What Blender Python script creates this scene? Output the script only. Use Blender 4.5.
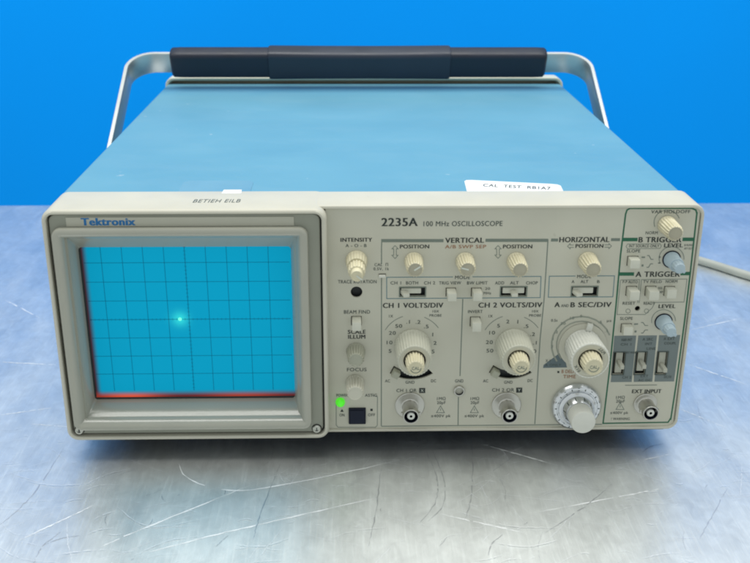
import bpy, bmesh, math, random
from mathutils import Vector, Matrix
random.seed(7)
for o in list(bpy.data.objects): bpy.data.objects.remove(o, do_unlink=True)
SC = bpy.context.scene; C = SC.collection
MM = 0.001
LIFT = 12.0           # the instrument stands on feet 12 mm high

# ---------------------------------------------------------------- camera, world, lights, exposure
cam_d = bpy.data.cameras.new("camera"); cam = bpy.data.objects.new("camera", cam_d); C.objects.link(cam)
R = Matrix(((0.999703, 0.005227, -0.023818), (-0.024093, 0.362551, -0.931652), (0.003766, 0.931949, 0.362569)))
cam.matrix_world = Matrix.Translation((-0.01293, -0.46645, 0.28130)) @ R.to_4x4()
cam_d.sensor_width = 36; cam_d.lens = 47.48; cam_d.clip_start = 0.01; cam_d.clip_end = 50
cam_d.dof.use_dof = True; cam_d.dof.focus_distance = 0.53; cam_d.dof.aperture_fstop = 20
SC.camera = cam
SC.cycles.filter_width = 2.0
SC.render.resolution_x = 1024; SC.render.resolution_y = 769
SC.view_settings.view_transform = 'Standard'; SC.view_settings.look = 'None'
SC.view_settings.exposure = 0; SC.view_settings.gamma = 1
W = bpy.data.worlds.new("World"); SC.world = W; W.use_nodes = True
bg = W.node_tree.nodes["Background"]; bg.inputs[0].default_value = (0.94, 1.0, 0.98, 1); bg.inputs[1].default_value = 0.66
def area(name, loc, target, sx, sy, power, col=(1, 1, 1)):
    d = bpy.data.lights.new(name, 'AREA'); d.shape = 'RECTANGLE'; d.size = sx; d.size_y = sy; d.energy = power; d.color = col
    o = bpy.data.objects.new(name, d); C.objects.link(o); o.location = loc
    o.rotation_euler = (Vector(target) - Vector(loc)).to_track_quat('-Z', 'Y').to_euler()
    return o
area("ceiling_light", (0.0, -0.04, 1.5), (0, 0.03, 0), 1.6, 0.5, 13.5, (1, .99, .95))
area("ceiling_light_behind", (-0.05, 0.48, 1.35), (0, 0.0, 0), 1.5, 0.4, 8.5, (1, 1, .97))

# ---------------------------------------------------------------- materials
def mat(name, col, rough=0.5, metal=0.0, var=0.06, scale=40, bump=0.0, bscale=900, spec=0.5, emit=None, estr=0, rvar=0.08, coat=0):
    m = bpy.data.materials.new(name); m.use_nodes = True; nt = m.node_tree; b = nt.nodes["Principled BSDF"]
    b.inputs["Roughness"].default_value = rough; b.inputs["Metallic"].default_value = metal
    b.inputs["Specular IOR Level"].default_value = spec; b.inputs["Coat Weight"].default_value = coat
    tc = nt.nodes.new("ShaderNodeTexCoord")
    n = nt.nodes.new("ShaderNodeTexNoise"); n.inputs["Scale"].default_value = scale; n.inputs["Detail"].default_value = 5
    nt.links.new(tc.outputs["Object"], n.inputs["Vector"])
    r = nt.nodes.new("ShaderNodeMapRange"); r.inputs[1].default_value = .3; r.inputs[2].default_value = .7
    r.inputs[3].default_value = 1 - var; r.inputs[4].default_value = 1 + var
    nt.links.new(n.outputs["Fac"], r.inputs[0])
    mx = nt.nodes.new("ShaderNodeVectorMath"); mx.operation = 'SCALE'; mx.inputs[0].default_value = col
    nt.links.new(r.outputs[0], mx.inputs["Scale"]); nt.links.new(mx.outputs[0], b.inputs["Base Color"])
    if rvar:
        r2 = nt.nodes.new("ShaderNodeMapRange"); r2.inputs[1].default_value = .3; r2.inputs[2].default_value = .7
        r2.inputs[3].default_value = rough - rvar; r2.inputs[4].default_value = rough + rvar
        nt.links.new(n.outputs["Fac"], r2.inputs[0]); nt.links.new(r2.outputs[0], b.inputs["Roughness"])
    if bump:
        n2 = nt.nodes.new("ShaderNodeTexNoise"); n2.inputs["Scale"].default_value = bscale; n2.inputs["Detail"].default_value = 3
        nt.links.new(tc.outputs["Object"], n2.inputs["Vector"])
        bp = nt.nodes.new("ShaderNodeBump"); bp.inputs["Strength"].default_value = bump; bp.inputs["Distance"].default_value = .0004
        nt.links.new(n2.outputs["Fac"], bp.inputs["Height"]); nt.links.new(bp.outputs[0], b.inputs["Normal"])
    if emit: b.inputs["Emission Color"].default_value = (*emit, 1); b.inputs["Emission Strength"].default_value = estr
    return m
M = dict(
    cream=mat("cream_plastic", (.55, .535, .455), .45, var=.05, scale=25, bump=.05, bscale=1500),
    bezel=mat("bezel_plastic", (.365, .365, .31), .17, spec=.9, var=.03, scale=30, bump=.05, bscale=1500, rvar=.015),
    mount=mat("mount_plastic", (.285, .295, .245), .4, var=.05, scale=40, bump=.05, bscale=1500),
    plate=mat("name_plate_plastic", (.47, .465, .39), .45, var=.03),
    panel=mat("panel_paint", (.54, .53, .445), .5, var=.05, scale=22, bump=.03, bscale=2000),
    blue=mat("cabinet_paint", (.120, .33, .46), .48, var=.03, scale=14, bump=.06, bscale=900, rvar=.05),
    knob=mat("ivory_plastic", (.62, .575, .41), .42, var=.10, scale=160),
    knobcap=mat("dark_ivory_cap", (.40, .375, .285), .45, var=.08, scale=160),  # brownish cap face, darker than the knob sides
    knobdim=mat("grey_beige_plastic", (.36, .365, .29), .45, var=.05, scale=120),
    knobgrey=mat("pale_grey_plastic", (.52, .52, .435), .42, var=.04, scale=100),
    knobblue=mat("pale_blue_plastic", (.40, .50, .56), .4, var=.04, scale=100),
    button=mat("white_button_plastic", (.60, .60, .515), .4, var=.04, scale=150),
    toggle=mat("grey_lever_plastic", (.44, .44, .37), .42, var=.04, scale=150),
    white=mat("white_plastic", (.64, .645, .59), .4, var=.03, scale=150),
    dark=mat("dark_plastic", (.012, .016, .018), .5, var=.2, scale=150),
    navy=mat("navy_plastic", (.006, .010, .025), .45, var=.1, scale=150, spec=.25),
    grip=mat("navy_vinyl", (.006, .0105, .026), .42, var=.15, scale=60, bump=.3, bscale=1600),
    gripmid=mat("smooth_navy_vinyl", (.016, .023, .042), .36, var=.1, scale=40, bump=.1, bscale=1200),
    alu=mat("brushed_aluminium", (.56, .58, .57), .42, 1, var=.03, scale=60, rvar=.03),
    chrome=mat("nickel_plate", (.56, .55, .51), .3, 1, var=.04, scale=90, rvar=.03),
    dialm=mat("satin_metal", (.72, .74, .77), .24, 1, var=.03, scale=60, rvar=.03),
    dielectric=mat("white_dielectric", (.65, .66, .62), .5),
    rubber=mat("black_rubber", (.02, .02, .022), .7),
    rim=mat("rim_plastic", (.62, .62, .50), .45, var=.05),
    sticker=mat("white_label_paper", (.80, .82, .82), .6, var=.03),
    film=mat("pale_blue_label", (.135, .325, .46), .5, var=.04),
    cable=mat("grey_cable_jacket", (.42, .43, .38), .5, var=.06),
    i_black=mat("black_ink", (.018, .026, .024), .6), i_soft=mat("dark_grey_ink", (.055, .075, .068), .6),
    i_line=mat("grey_green_ink", (.17, .205, .175), .6), i_faint=mat("faint_ink", (.28, .30, .25), .6),
    i_green=mat("green_ink", (.012, .12, .062), .6), i_blue=mat("blue_grey_ink", (.11, .21, .24), .6),
    i_orange=mat("orange_ink", (.32, .14, .065), .6), i_white=mat("white_ink", (.6, .63, .56), .6),
    i_slate=mat("slate_ink", (.165, .20, .20), .6), i_slate2=mat("dark_slate_ink", (.11, .15, .165), .6),
    i_logo=mat("blue_ink", (.008, .15, .40), .5),
    grat=mat("graticule_ink", (.004, .05, .13), .6, spec=.1),
    screw=mat("zinc_screw", (.55, .55, .5), .3, 1),
)

M["grat"].node_tree.nodes["Principled BSDF"].inputs["Alpha"].default_value = .42
def wear(m, speck=.68, amp=.10, light=(.36, .50, .58)):
    """streaky rubbing and sparse paint chips on top of an existing plain material"""
    nt = m.node_tree; b = nt.nodes["Principled BSDF"]; L = nt.links.new; src = b.inputs["Base Color"].links[0].from_socket
    tc = nt.nodes.new("ShaderNodeTexCoord"); mp = nt.nodes.new("ShaderNodeMapping"); mp.inputs["Scale"].default_value = (1, 2.2, 1); mp.inputs["Rotation"].default_value = (0, 0, .3)
    L(tc.outputs["Object"], mp.inputs[0]); n = nt.nodes.new("ShaderNodeTexNoise"); n.inputs["Scale"].default_value = 22; n.inputs["Detail"].default_value = 9; n.inputs["Roughness"].default_value = .62; n.inputs["Distortion"].default_value = .6
    L(mp.outputs[0], n.inputs["Vector"])
    r = nt.nodes.new("ShaderNodeMapRange"); r.inputs[1].default_value = .45; r.inputs[2].default_value = .8; r.inputs[3].default_value = 0; r.inputs[4].default_value = amp * 3; L(n.outputs["Fac"], r.inputs[0])
    n2 = nt.nodes.new("ShaderNodeTexNoise"); n2.inputs["Scale"].default_value = 130; n2.inputs["Detail"].default_value = 2; L(tc.outputs["Object"], n2.inputs["Vector"])
    r2 = nt.nodes.new("ShaderNodeMapRange"); r2.inputs[1].default_value = speck; r2.inputs[2].default_value = speck + .03; r2.inputs[4].default_value = .55; L(n2.outputs["Fac"], r2.inputs[0])
    mx = nt.nodes.new("ShaderNodeMath"); mx.operation = 'MAXIMUM'; L(r.outputs[0], mx.inputs[0]); L(r2.outputs[0], mx.inputs[1])
    mix = nt.nodes.new("ShaderNodeMix"); mix.data_type = 'RGBA'; mix.inputs[7].default_value = (*light, 1); L(mx.outputs[0], mix.inputs[0]); L(src, mix.inputs[6]); L(mix.outputs[2], b.inputs["Base Color"])
wear(M["blue"], .75, .035); wear(M["cream"], .75, .05, (.42, .40, .32)); wear(M["panel"], .78, .06, (.45, .44, .365)); wear(M["bezel"], .78, .05, (.30, .30, .24))
# ---------------------------------------------------------------- mesh helpers (coordinates in millimetres)
def finish(name, bm, mats, parent=None, loc=(0, 0, 0), sharp=38, lift=True):
    bm.normal_update()
    s = math.radians(sharp)
    for f in bm.faces: f.smooth = True
    for e in bm.edges:
        if len(e.link_faces) == 2:
            if e.calc_face_angle(0) > s: e.smooth = False
    for v in bm.verts: v.co = v.co * MM
    me = bpy.data.meshes.new(name); bm.to_mesh(me); bm.free()
    for m in (mats if isinstance(mats, (list, tuple)) else [mats]): me.materials.append(M[m] if isinstance(m, str) else m)
    o = bpy.data.objects.new(name, me); C.objects.link(o); o.parent = parent
    o.location = Vector(loc) * MM
    return o
def loft(bm, loops, cap0=False, cap1=False, mi=0, closed=True):
    vs = [[bm.verts.new(p) for p in L] for L in loops]
    n = len(vs[0]); out = []
    for a, b in zip(vs, vs[1:]):
        for i in range(n if closed else n - 1):
            f = bm.faces.new((a[i], a[(i + 1) % n], b[(i + 1) % n], b[i])); f.material_index = mi; out.append(f)
    if cap0: f = bm.faces.new(list(reversed(vs[0]))); f.material_index = mi; out.append(f)
    if cap1: f = bm.faces.new(vs[-1]); f.material_index = mi; out.append(f)
    return out
def rr(x0, x1, z0, z1, r, Y, n=6):
    P = []
    for cx, cz, a in ((x1 - r, z1 - r, 0), (x0 + r, z1 - r, 90), (x0 + r, z0 + r, 180), (x1 - r, z0 + r, 270)):
        for i in range(n + 1):
            t = math.radians(a + 90 * i / n); P.append(Vector((cx + r * math.cos(t), Y, cz + r * math.sin(t))))
    return P
def rri(b, ins, r, Y, n=6): return rr(b[0] + ins, b[1] - ins, b[2] + ins, b[3] - ins, max(r - ins, .15), Y, n)
def box(bm, x0, x1, y0, y1, z0, z1, bev=0, mi=0, M4=None):
    r = bmesh.ops.create_cube(bm, size=1)
    for v in r['verts']: v.co = Vector(((x0 + x1) / 2 + v.co.x * (x1 - x0), (y0 + y1) / 2 + v.co.y * (y1 - y0), (z0 + z1) / 2 + v.co.z * (z1 - z0)))
    vs = r['verts']
    if bev:
        es = list({e for v in vs for e in v.link_edges})
        rb = bmesh.ops.bevel(bm, geom=es, offset=bev, segments=2, affect='EDGES', profile=.6)
        vs = list({v for f in rb['faces'] for v in f.verts} | {v for v in vs if v.is_valid})
    fs = {f for v in vs for f in v.link_faces}
    for f in fs: f.material_index = mi
    if M4:
        for v in {v for f in fs for v in f.verts}: v.co = M4 @ v.co
def lathe(bm, prof, n=48, cap=True, mi=0, cx=0, cz=0):
    """prof: (radius, y, flute depth, flutes); the axis runs along -Y"""
    loops = []
    for p in prof:
        r, y = p[0], p[1]; fd = p[2] if len(p) > 2 else 0; nf = p[3] if len(p) > 3 else 1
        L = []
        for i in range(n):
            t = 2 * math.pi * i / n
            rr_ = r - fd * (0.5 - 0.5 * math.cos(nf * t)) ** 1.5
            L.append(Vector((cx + rr_ * math.cos(t), y, cz + rr_ * math.sin(t))))
        loops.append(L)
    return loft(bm, loops, False, cap, mi)
def strip(bm, pts, w, Y, mi=0):
    """a mitred ribbon of ink on the panel; pts are (x, z)"""
    closed = len(pts) > 3 and (Vector(pts[0]) - Vector(pts[-1])).length < 1e-6
    P = [Vector(p) for p in (pts[:-1] if closed else pts)]; n = len(P); A = []; B = []
    for i in range(n):
        if closed or 0 < i < n - 1:
            d0 = (P[i] - P[i - 1]).normalized(); d1 = (P[(i + 1) % n] - P[i]).normalized()
        elif i == 0: d0 = d1 = (P[1] - P[0]).normalized()
        else: d0 = d1 = (P[-1] - P[-2]).normalized()
        n0 = Vector((-d0.y, d0.x)); n1 = Vector((-d1.y, d1.x)); m = (n0 + n1)
        m = m.normalized() if m.length > 1e-4 else n0
        k = w / 2 / max(m.dot(n0), .4)
        A.append(bm.verts.new((P[i].x + m.x * k, Y, P[i].y + m.y * k))); B.append(bm.verts.new((P[i].x - m.x * k, Y, P[i].y - m.y * k)))
    for i in range(n if closed else n - 1):
        j = (i + 1) % n
        f = bm.faces.new((A[i], B[i], B[j], A[j])); f.material_index = mi
_tc = {}
def text_mesh(s, bold, italic=0):
    k = (s, bold, italic)
    if k in _tc: return _tc[k]
    cu = bpy.data.curves.new("t", 'FONT'); cu.body = s; cu.resolution_u = 3; cu.offset = bold; cu.shear = italic; cu.space_character = 1.08
    o = bpy.data.objects.new("t", cu); C.objects.link(o); bpy.context.view_layer.update()
    dg = bpy.context.evaluated_depsgraph_get(); me = bpy.data.meshes.new_from_object(o.evaluated_get(dg))
    V = [v.co.copy() for v in me.vertices]; F = [tuple(p.vertices) for p in me.polygons]
    bpy.data.objects.remove(o, do_unlink=True); bpy.data.curves.remove(cu); bpy.data.meshes.remove(me)
    _tc[k] = (V, F); return _tc[k]
CAP = None
def text(bm, s, x0, x1, zb, h, Y, mi=0, bold=0.0, italic=0, frame=None):
    global CAP
    if CAP is None: CAP = max(v.y for v in text_mesh("H", 0.0)[0])
    V, F = text_mesh(s, bold, italic)
    if not V: return
    a = min(v.x for v in V); b = max(v.x for v in V); kx = (x1 - x0) / (b - a); kz = h / CAP
    if s in ('-',): kz = kx
    if len(s) <= 2 and not frame:                      # single figures keep their natural width
        xm = (x0 + x1) / 2; wd = min(x1 - x0, (b - a) * kz * 1.25); x0 = xm - wd / 2; kx = wd / (b - a)
    nv = []
    for v in V:
        p = Vector((x0 + (v.x - a) * kx, Y, zb + v.y * kz))
        nv.append(bm.verts.new(frame(p) if frame else p))
    for f in F:
        try: bm.faces.new([nv[i] for i in f]).material_index = mi
        except ValueError: pass
def sub(a, b):
    """carve mesh object b out of mesh object a, then drop b"""
    md = a.modifiers.new("cut", 'BOOLEAN'); md.operation = 'DIFFERENCE'; md.object = b; md.solver = 'EXACT'
    bpy.context.view_layer.update(); dg = bpy.context.evaluated_depsgraph_get()
    me = bpy.data.meshes.new_from_object(a.evaluated_get(dg)); a.modifiers.clear(); a.data = me
    for p in me.polygons: p.use_smooth = False
    bpy.data.objects.remove(b, do_unlink=True)
def tag(o, label=None, cat=None, kind=None, group=None):
    if label: o["label"] = label
    if cat: o["category"] = cat
    if kind: o["kind"] = kind
    if group: o["group"] = group

# ---------------------------------------------------------------- the setting: tabletop and wall
def table_material():
    m = bpy.data.materials.new("scuffed_steel"); m.use_nodes = True; nt = m.node_tree; b = nt.nodes["Principled BSDF"]; L = nt.links.new
    def N(t, **k):
        n = nt.nodes.new("ShaderNode" + t)
        for a, v in k.items(): setattr(n, a, v)
        return n
    tc = N("TexCoord")
    def noise(scale, detail=5, rot=0, stretch=(1, 1, 1), dist=0):
        mp = N("Mapping"); mp.inputs["Rotation"].default_value = (0, 0, math.radians(rot)); mp.inputs["Scale"].default_value = stretch
        L(tc.outputs["Object"], mp.inputs["Vector"])
        n = N("TexNoise"); n.inputs["Scale"].default_value = scale; n.inputs["Detail"].default_value = detail; n.inputs["Distortion"].default_value = dist
        L(mp.outputs[0], n.inputs["Vector"]); return n.outputs["Fac"]
    def rng(x, a, c, lo, hi):
        r = N("MapRange"); r.inputs[1].default_value = a; r.inputs[2].default_value = c; r.inputs[3].default_value = lo; r.inputs[4].default_value = hi
        L(x, r.inputs[0]); return r.outputs[0]
    def mth(op, x, y):
        n = N("Math", operation=op)
        for i, v in enumerate((x, y)):
            if isinstance(v, (int, float)): n.inputs[i].default_value = v
            else: L(v, n.inputs[i])
        return n.outputs[0]
    mot = noise(130, 8, 15, (1, .7, 1), dist=1.0); big = noise(9, 4, dist=.6); mid = noise(45, 4, 20, (1, .35, 1), dist=.4)
    fine = noise(700, 3, 8, (1, .05, 1)); fine2 = noise(600, 3, -72, (1, .06, 1)); fine3 = noise(500, 4, 41, (1, .3, 1))
    s = mth('ADD', mth('ADD', rng(fine, .5, .8, 0, 1), rng(fine2, .55, .85, 0, 1)), rng(fine3, .55, .85, 0, 1))
    rough = mth('ADD', rng(big, .15, .85, 0.40 - .05, 0.40 + .06), mth('ADD', rng(mid, .1, .9, -.06, .06), mth('MULTIPLY', s, .03)))
    L(rough, b.inputs["Roughness"])
    g = mth('ADD', mth('ADD', rng(mid, .1, .9, 0.77 * .90, 0.77 * 1.08), rng(mot, .25, .75, -.07, .06)), mth('MULTIPLY', s, .04))
    cb = N("CombineColor"); L(mth("MULTIPLY", g, .965), cb.inputs[0]); L(mth("MULTIPLY", g, 1.0), cb.inputs[1]); L(mth("MULTIPLY", g, 1.0), cb.inputs[2]); L(cb.outputs[0], b.inputs["Base Color"])
    b.inputs["Metallic"].default_value = 0.92
    h = mth('ADD', mth('MULTIPLY', mot, .14), mth('MULTIPLY', s, .25))
    bp = N("Bump"); bp.inputs["Strength"].default_value = .12; bp.inputs["Distance"].default_value = .0012
    L(h, bp.inputs["Height"]); L(bp.outputs[0], b.inputs["Normal"])
    b2 = N("BsdfPrincipled"); L(cb.outputs[0], b2.inputs["Base Color"]); b2.inputs["Metallic"].default_value = 0.92; L(mth('ADD', rough, 0.55 - 0.40), b2.inputs["Roughness"]); L(bp.outputs[0], b2.inputs["Normal"])
    mxs = N("MixShader"); mxs.inputs[0].default_value = 0.5; L(b2.outputs[0], mxs.inputs[1]); L(b.outputs[0], mxs.inputs[2])
    L(mxs.outputs[0], nt.nodes["Material Output"].inputs["Surface"])
    return m
bm = bmesh.new(); box(bm, -900, 900, -800, 467, -40, 0, bev=2.5)
table = finish("tabletop", bm, table_material())
tag(table, "scuffed grey steel tabletop covered in fine scratches under the oscilloscope", "tabletop", "structure")
BRIGHT=[[(-129.6, -81.0), (-117.0, -70.4), (-89.8, -49.5), (-64.9, -30.3)], [(-105.0, -9.5), (-100.7, -20.3), (-89.5, -29.9), (-70.0, -35.7), (-43.5, -28.9), (-15.8, -18.9), (12.6, -7.6)], [(-106.7, -85.2), (-73.9, -71.2), (-41.9, -58.8), (-2.7, -44.1)], [(-195.7, 34.9), (-173.7, 31.1)], [(58.6, 8.2), (96.7, -15.1)], [(29.8, -57.7), (68.4, -73.9)], [(79.1, -56.9), (124.0, -43.8), (144.5, -37.8)], [(140.1, -10.9), (160.0, -4.1)], [(180.7, 46.2), (200.5, 23.4)], [(-240.4, 116.4), (-202.4, 111.4)], [(-271.2, 222.3), (-235.4, 188.0)], [(223.4, 159.8), (267.6, 180.2)], [(-217.3, 45.8), (-189.6, 53.8)], [(205.5, 104.7), (232.5, 76.1)], [(-168.7, -74.9), (-140.5, -46.8)]]
DARK=[[(-181.9, -62.8), (-174.0, -38.3), (-170.4, 8.1)], [(-59.6, -77.7), (-57.8, -54.3), (-51.4, -10.4)], [(-5.9, -83.3), (-1.5, -55.4), (2.1, -16.3)], [(-132.6, -55.5), (-132.6, -59.6), (-131.0, -64.5)], [(27.2, 1.4), (30.9, -26.5), (28.1, -48.2), (19.0, -65.7)], [(53.4, 10.5), (48.0, -36.1), (41.4, -63.7)], [(78.3, -74.1), (103.5, -51.3), (120.6, -32.8)], [(178.3, -38.5), (149.8, -80.9)], [(30.5, 2.4), (34.4, -27.5), (31.9, -50.0), (23.4, -64.2)]]
def scratch(bm, pts, w, z):
    P = []
    n = 26
    P0 = [Vector(p) for p in pts]
    for i in range(n + 1):                                   # Catmull-Rom through the points
        t = i / n * (len(P0) - 1); k = min(int(t), len(P0) - 2); u = t - k
        a = P0[max(k - 1, 0)]; b_ = P0[k]; c = P0[k + 1]; d = P0[min(k + 2, len(P0) - 1)]
        P.append(.5 * ((2 * b_) + (c - a) * u + (2 * a - 5 * b_ + 4 * c - d) * u * u + (3 * b_ - a - 3 * c + d) * u ** 3))
    L0 = (P0[0] - P0[-1]).length
    for p in P[1:-1]: p += Vector((random.gauss(0, 1), random.gauss(0, 1))) * min(.16, L0 * .006)
    A = []; B = []
    for i, p in enumerate(P):
        d = (P[min(i + 1, n)] - P[max(i - 1, 0)]); d = d.normalized() if d.length > 1e-9 else Vector((1, 0)); nn = Vector((-d.y, d.x))
        k = w * .5 * (math.sin(math.pi * (i + .4) / (n + .8)) ** .6) * random.choice((.35, .6, .8, 1.0, 1.3))
        A.append(bm.verts.new((p.x + nn.x * k, p.y + nn.y * k, z))); B.append(bm.verts.new((p.x - nn.x * k, p.y - nn.y * k, z)))
    for i in range(n):
        if random.random() > .05: bm.faces.new((B[i], B[i + 1], A[i + 1], A[i]))
M['sc_b'] = mat("bright_scratch", (.90, .92, .94), .55, .55, rvar=0); M['sc_d'] = mat("dark_scratch", (.55, .57, .60), .4, .9, rvar=0)
M['sc_f'] = mat("fine_scratch", (.88, .90, .93), .5, .75, rvar=0)
zc = [.06]
def nz(): zc[0] += .0006; return zc[0]
bm = bmesh.new()
for p in BRIGHT: scratch(bm, p, .8, nz())
finish("bright_scratches", bm, 'sc_b', table)
bm = bmesh.new()
for p in DARK: scratch(bm, p, .5, nz())
for i in range(70):
    x = random.uniform(-240, 240); y = random.uniform(-165, 60); a = random.choice((1.1, 1.4, .8, 2.0)) + random.gauss(0, .3); l = random.expovariate(1 / 12) + 1.5; q = random.uniform(-.12, .12)
    dx = math.cos(a) * l; dy = math.sin(a) * l
    scratch(bm, [(x, y), (x + dx / 2 - dy * q, y + dy / 2 + dx * q), (x + dx, y + dy)], random.uniform(.15, .5), nz())
finish("dark_scratches", bm, 'sc_d', table)
bm = bmesh.new()
for i in range(420):
    x = random.uniform(-330, 330); y = random.uniform(-170, 420); a = random.gauss(.25, .5) if random.random() < .7 else random.uniform(0, 3.14); l = random.uniform(5, 45)
    if random.random() < .6: y = random.uniform(-170, 10)
    dx = math.cos(a) * l; dy = math.sin(a) * l; bnd = random.uniform(-.05, .05)
    scratch(bm, [(x, y), (x + dx / 2 - dy * bnd, y + dy / 2 + dx * bnd), (x + dx, y + dy)], random.uniform(.10, .28), nz())
for i in range(300):
    x = random.uniform(-260, 260); y = random.uniform(-165, 40) if random.random() < .75 else random.uniform(-165, 440)
    a = random.gauss(.12, .3); l = random.expovariate(1 / 9) + 2; q = random.uniform(-.25, .25)
    dx = math.cos(a) * l; dy = math.sin(a) * l
    scratch(bm, [(x, y), (x + dx / 2 - dy * q, y + dy / 2 + dx * q), (x + dx, y + dy)], random.uniform(.15, .45), nz())
finish("fine_scratches", bm, 'sc_f', table)

M['wall'] = mat("blue_wall_paint", (.0, .30, .92), .65, var=.03, scale=3, bump=.02, bscale=200, spec=.08)
bm = bmesh.new(); box(bm, -2000, 2000, 800, 830, -900, 560, bev=1)
wall = finish("wall", bm, 'wall')
tag(wall, "plain saturated blue wall filling the background behind the table", "wall", "structure")

# ---------------------------------------------------------------- the oscilloscope
root = bpy.data.objects.new("oscilloscope", None); C.objects.link(root); root.empty_display_size = .05
tag(root, "beige and light blue analog oscilloscope with a lit cyan screen on the steel tabletop", "oscilloscope")
root.location = (0, 0, 0)
H0 = LIFT
def up(bm):
    for v in bm.verts: v.co.z += LIFT
    return bm

# cabinet
bm = bmesh.new(); cb = (-165.2, 163.4, 3, 124)
loft(bm, [rri(cb, 0, 3, 24), rri(cb, 0, 3, 120), rri(cb, 0, 3, 240), rri(cb, 0, 3, 362), rri(cb, 1, 3, 363)], True, True)
cabinet = finish("cabinet", up(bm), 'blue', root)
tag(cabinet, "light blue painted metal cabinet")
def on_top(p): return Vector((p.x, p.z, 124.35 + p.y * 0 + LIFT))
# white paper sticker near the front right edge of the cabinet top
bm = bmesh.new()
def slab(bm, pts, z0, z1, mi=0):
    lo = [Vector((x, y, z0)) for x, y in pts]; hi = [Vector((x, y, z1)) for x, y in pts]
    loft(bm, [lo, hi], False, True, mi)
slab(bm, [(48, 27), (99, 27), (100.3, 47.5), (99, 50), (96, 51.2), (53.5, 59.6), (50.5, 59.4), (49.2, 57)], 124.02, 124.25)
ang = math.atan2(-10.5, 53)
def stick_frame(p):
    return Vector((58 + p.x * math.cos(ang) - p.z * math.sin(ang) , 46.5 + p.x * math.sin(ang) + p.z * math.cos(ang), 124.3))
text(bm, "CAL  TEST  RB1A7", 0, 36, 0, 5.5, 0, 1, .01, frame=stick_frame)
finish("paper_sticker", up(bm), ['sticker', 'i_black'], cabinet)
bm = bmesh.new()
slab(bm, [(-104, 27), (-66, 27), (-66, 56), (-68, 60), (-101, 60), (-104, 57)], 124.02, 124.2)
finish("film_sticker", up(bm), ['film'], cabinet)

# rear rim
bm = bmesh.new(); rb = (-166, 164.5, 0, 129.6)
loft(bm, [rri(rb, 4, 7, 366), rri(rb, 2.2, 7, 359.4), rri(rb, .6, 7, 358.9), rri(rb, 0, 7, 359.6), rri(rb, 0, 7, 372), rri(rb, 3, 7, 375)], False, True)
finish("rear_rim", up(bm), 'rim', root)

# front frame (control side)
bm = bmesh.new(); fb = (-40, 163.5, .2, 127.5)
loft(bm, [rri(fb, 6, 6, 26), rri(fb, 0, 6, 26), rri(fb, 0, 6, 2.0), rri(fb, .3, 6, 1.2), rri(fb, .9, 6, .9), rri(fb, 1.4, 6, .9), rri(fb, 1.75, 6, 1.2), rri(fb, 1.85, 6, 5)], False, False)
frame = finish("front_frame", up(bm), 'cream', root)
# screen surround (frame round the display)
bm = bmesh.new(); sb = (-163.5, -25, 0, 127.7)
loft(bm, [rri(sb, 6, 6, 26.3), rri(sb, 0, 6, 26.3), rri(sb, 0, 6, -3.6), rri(sb, .4, 6, -4.9), rri(sb, 1.3, 6, -5.6), rri(sb, 1.9, 6, -5.6), rri(sb, 2.4, 6, -5.1), rri(sb, 2.5, 6, -1)], False, False)
lip = loft(bm, [rri(sb, 2.5, 6, -1), rri(sb, 6, 6, -1)], False, False, 1)
def top_frame(p): return Vector((-91.5 + p.x, 6.5 + p.z, 127.78))
text(bm, "BETIEH EILB", 0, 23.5, 0, 5.6, 0, 2, 0, .15, frame=top_frame)
# a scuffed corner tab of white paper folded over the back edge
slab(bm, [(-79, 22), (-69, 22), (-69.4, 29), (-78.6, 29)], 127.72, 127.86, 3)
surround = finish("screen_surround", up(bm), ['cream', 'dark', 'i_soft', 'sticker'], root)
# mounting plate with bezel
bm = bmesh.new(); pb = (-160.2, -28.3, 3.4, 124.9)
loft(bm, [rri(pb, 0, 3.6, -1), rri(pb, 0, 3.6, -3.1), rri(pb, .4, 3.6, -3.5), rri(pb, 8, 3.6, -3.5)], False, False)
bz = (-159, -34.2, 6.9, 118.6)
bm2 = bmesh.new()
scr = (-150.5, -43.6, 17.8, 104.2)
loops = [rri(bz, 0, 4.5, -3.3), rri(bz, 0, 4.5, -6.1), rri(bz, .35, 4.5, -6.9), rri(bz, 1.1, 4.5, -7.3), rri(bz, 2.5, 4.5, -7.3), rri(bz, 3.0, 4.5, -7.2), rri(bz, 3.6, 4.5, -6.9), rri(bz, 4.2, 4.5, -6.3), rri(bz, 4.8, 4.5, -5.5), rri(bz, 5.4, 4.5, -4.4), rri(bz, 5.8, 4.5, -3.4), rri(bz, 6.1, 4.5, -2.4), rri(bz, 6.9, 4.5, -1.6),
         rr(*scr, 1.6, 7.6), rr(*scr, 1.6, 10)]
loft(bm2, loops)
mount = finish("bezel_plate", up(bm), 'mount', root)
bezel = finish("screen_bezel", up(bm2), 'bezel', root)
bm = bmesh.new(); box(bm, -151.7, -40.9, -3.9, -3.2, 118.75, 123.5, bev=.15)
for k in (-1, 0, 1): text(bm, "Tektronix", -144.2 + k * .22, -118.2 + k * .22, 119.5, 3.6, -3.95 - .003 * k, 1, .018)
finish("name_plate", up(bm), ['plate', 'i_logo'], mount)
def screw(x, z):
    bm = bmesh.new()
    lathe(bm, [(2.3, 0), (2.3, -.9), (1.9, -1.3), (1.1, -1.35), (1.0, -.9)], 24)
    box(bm, -.25, .25, -1.3, -.8, -1.6, 1.6, mi=1)
    lathe(bm, [(2.7, -.1), (2.7, -.15), (2.3, -.15)], 24, cap=False, mi=1)
    return finish("screw", bm, ['screw', 'dark'], mount, (x, -3.5, z + LIFT))
screw(-157.2, 6.9 - 1.2); screw(-31.8, 6.4 - 1.0)

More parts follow.
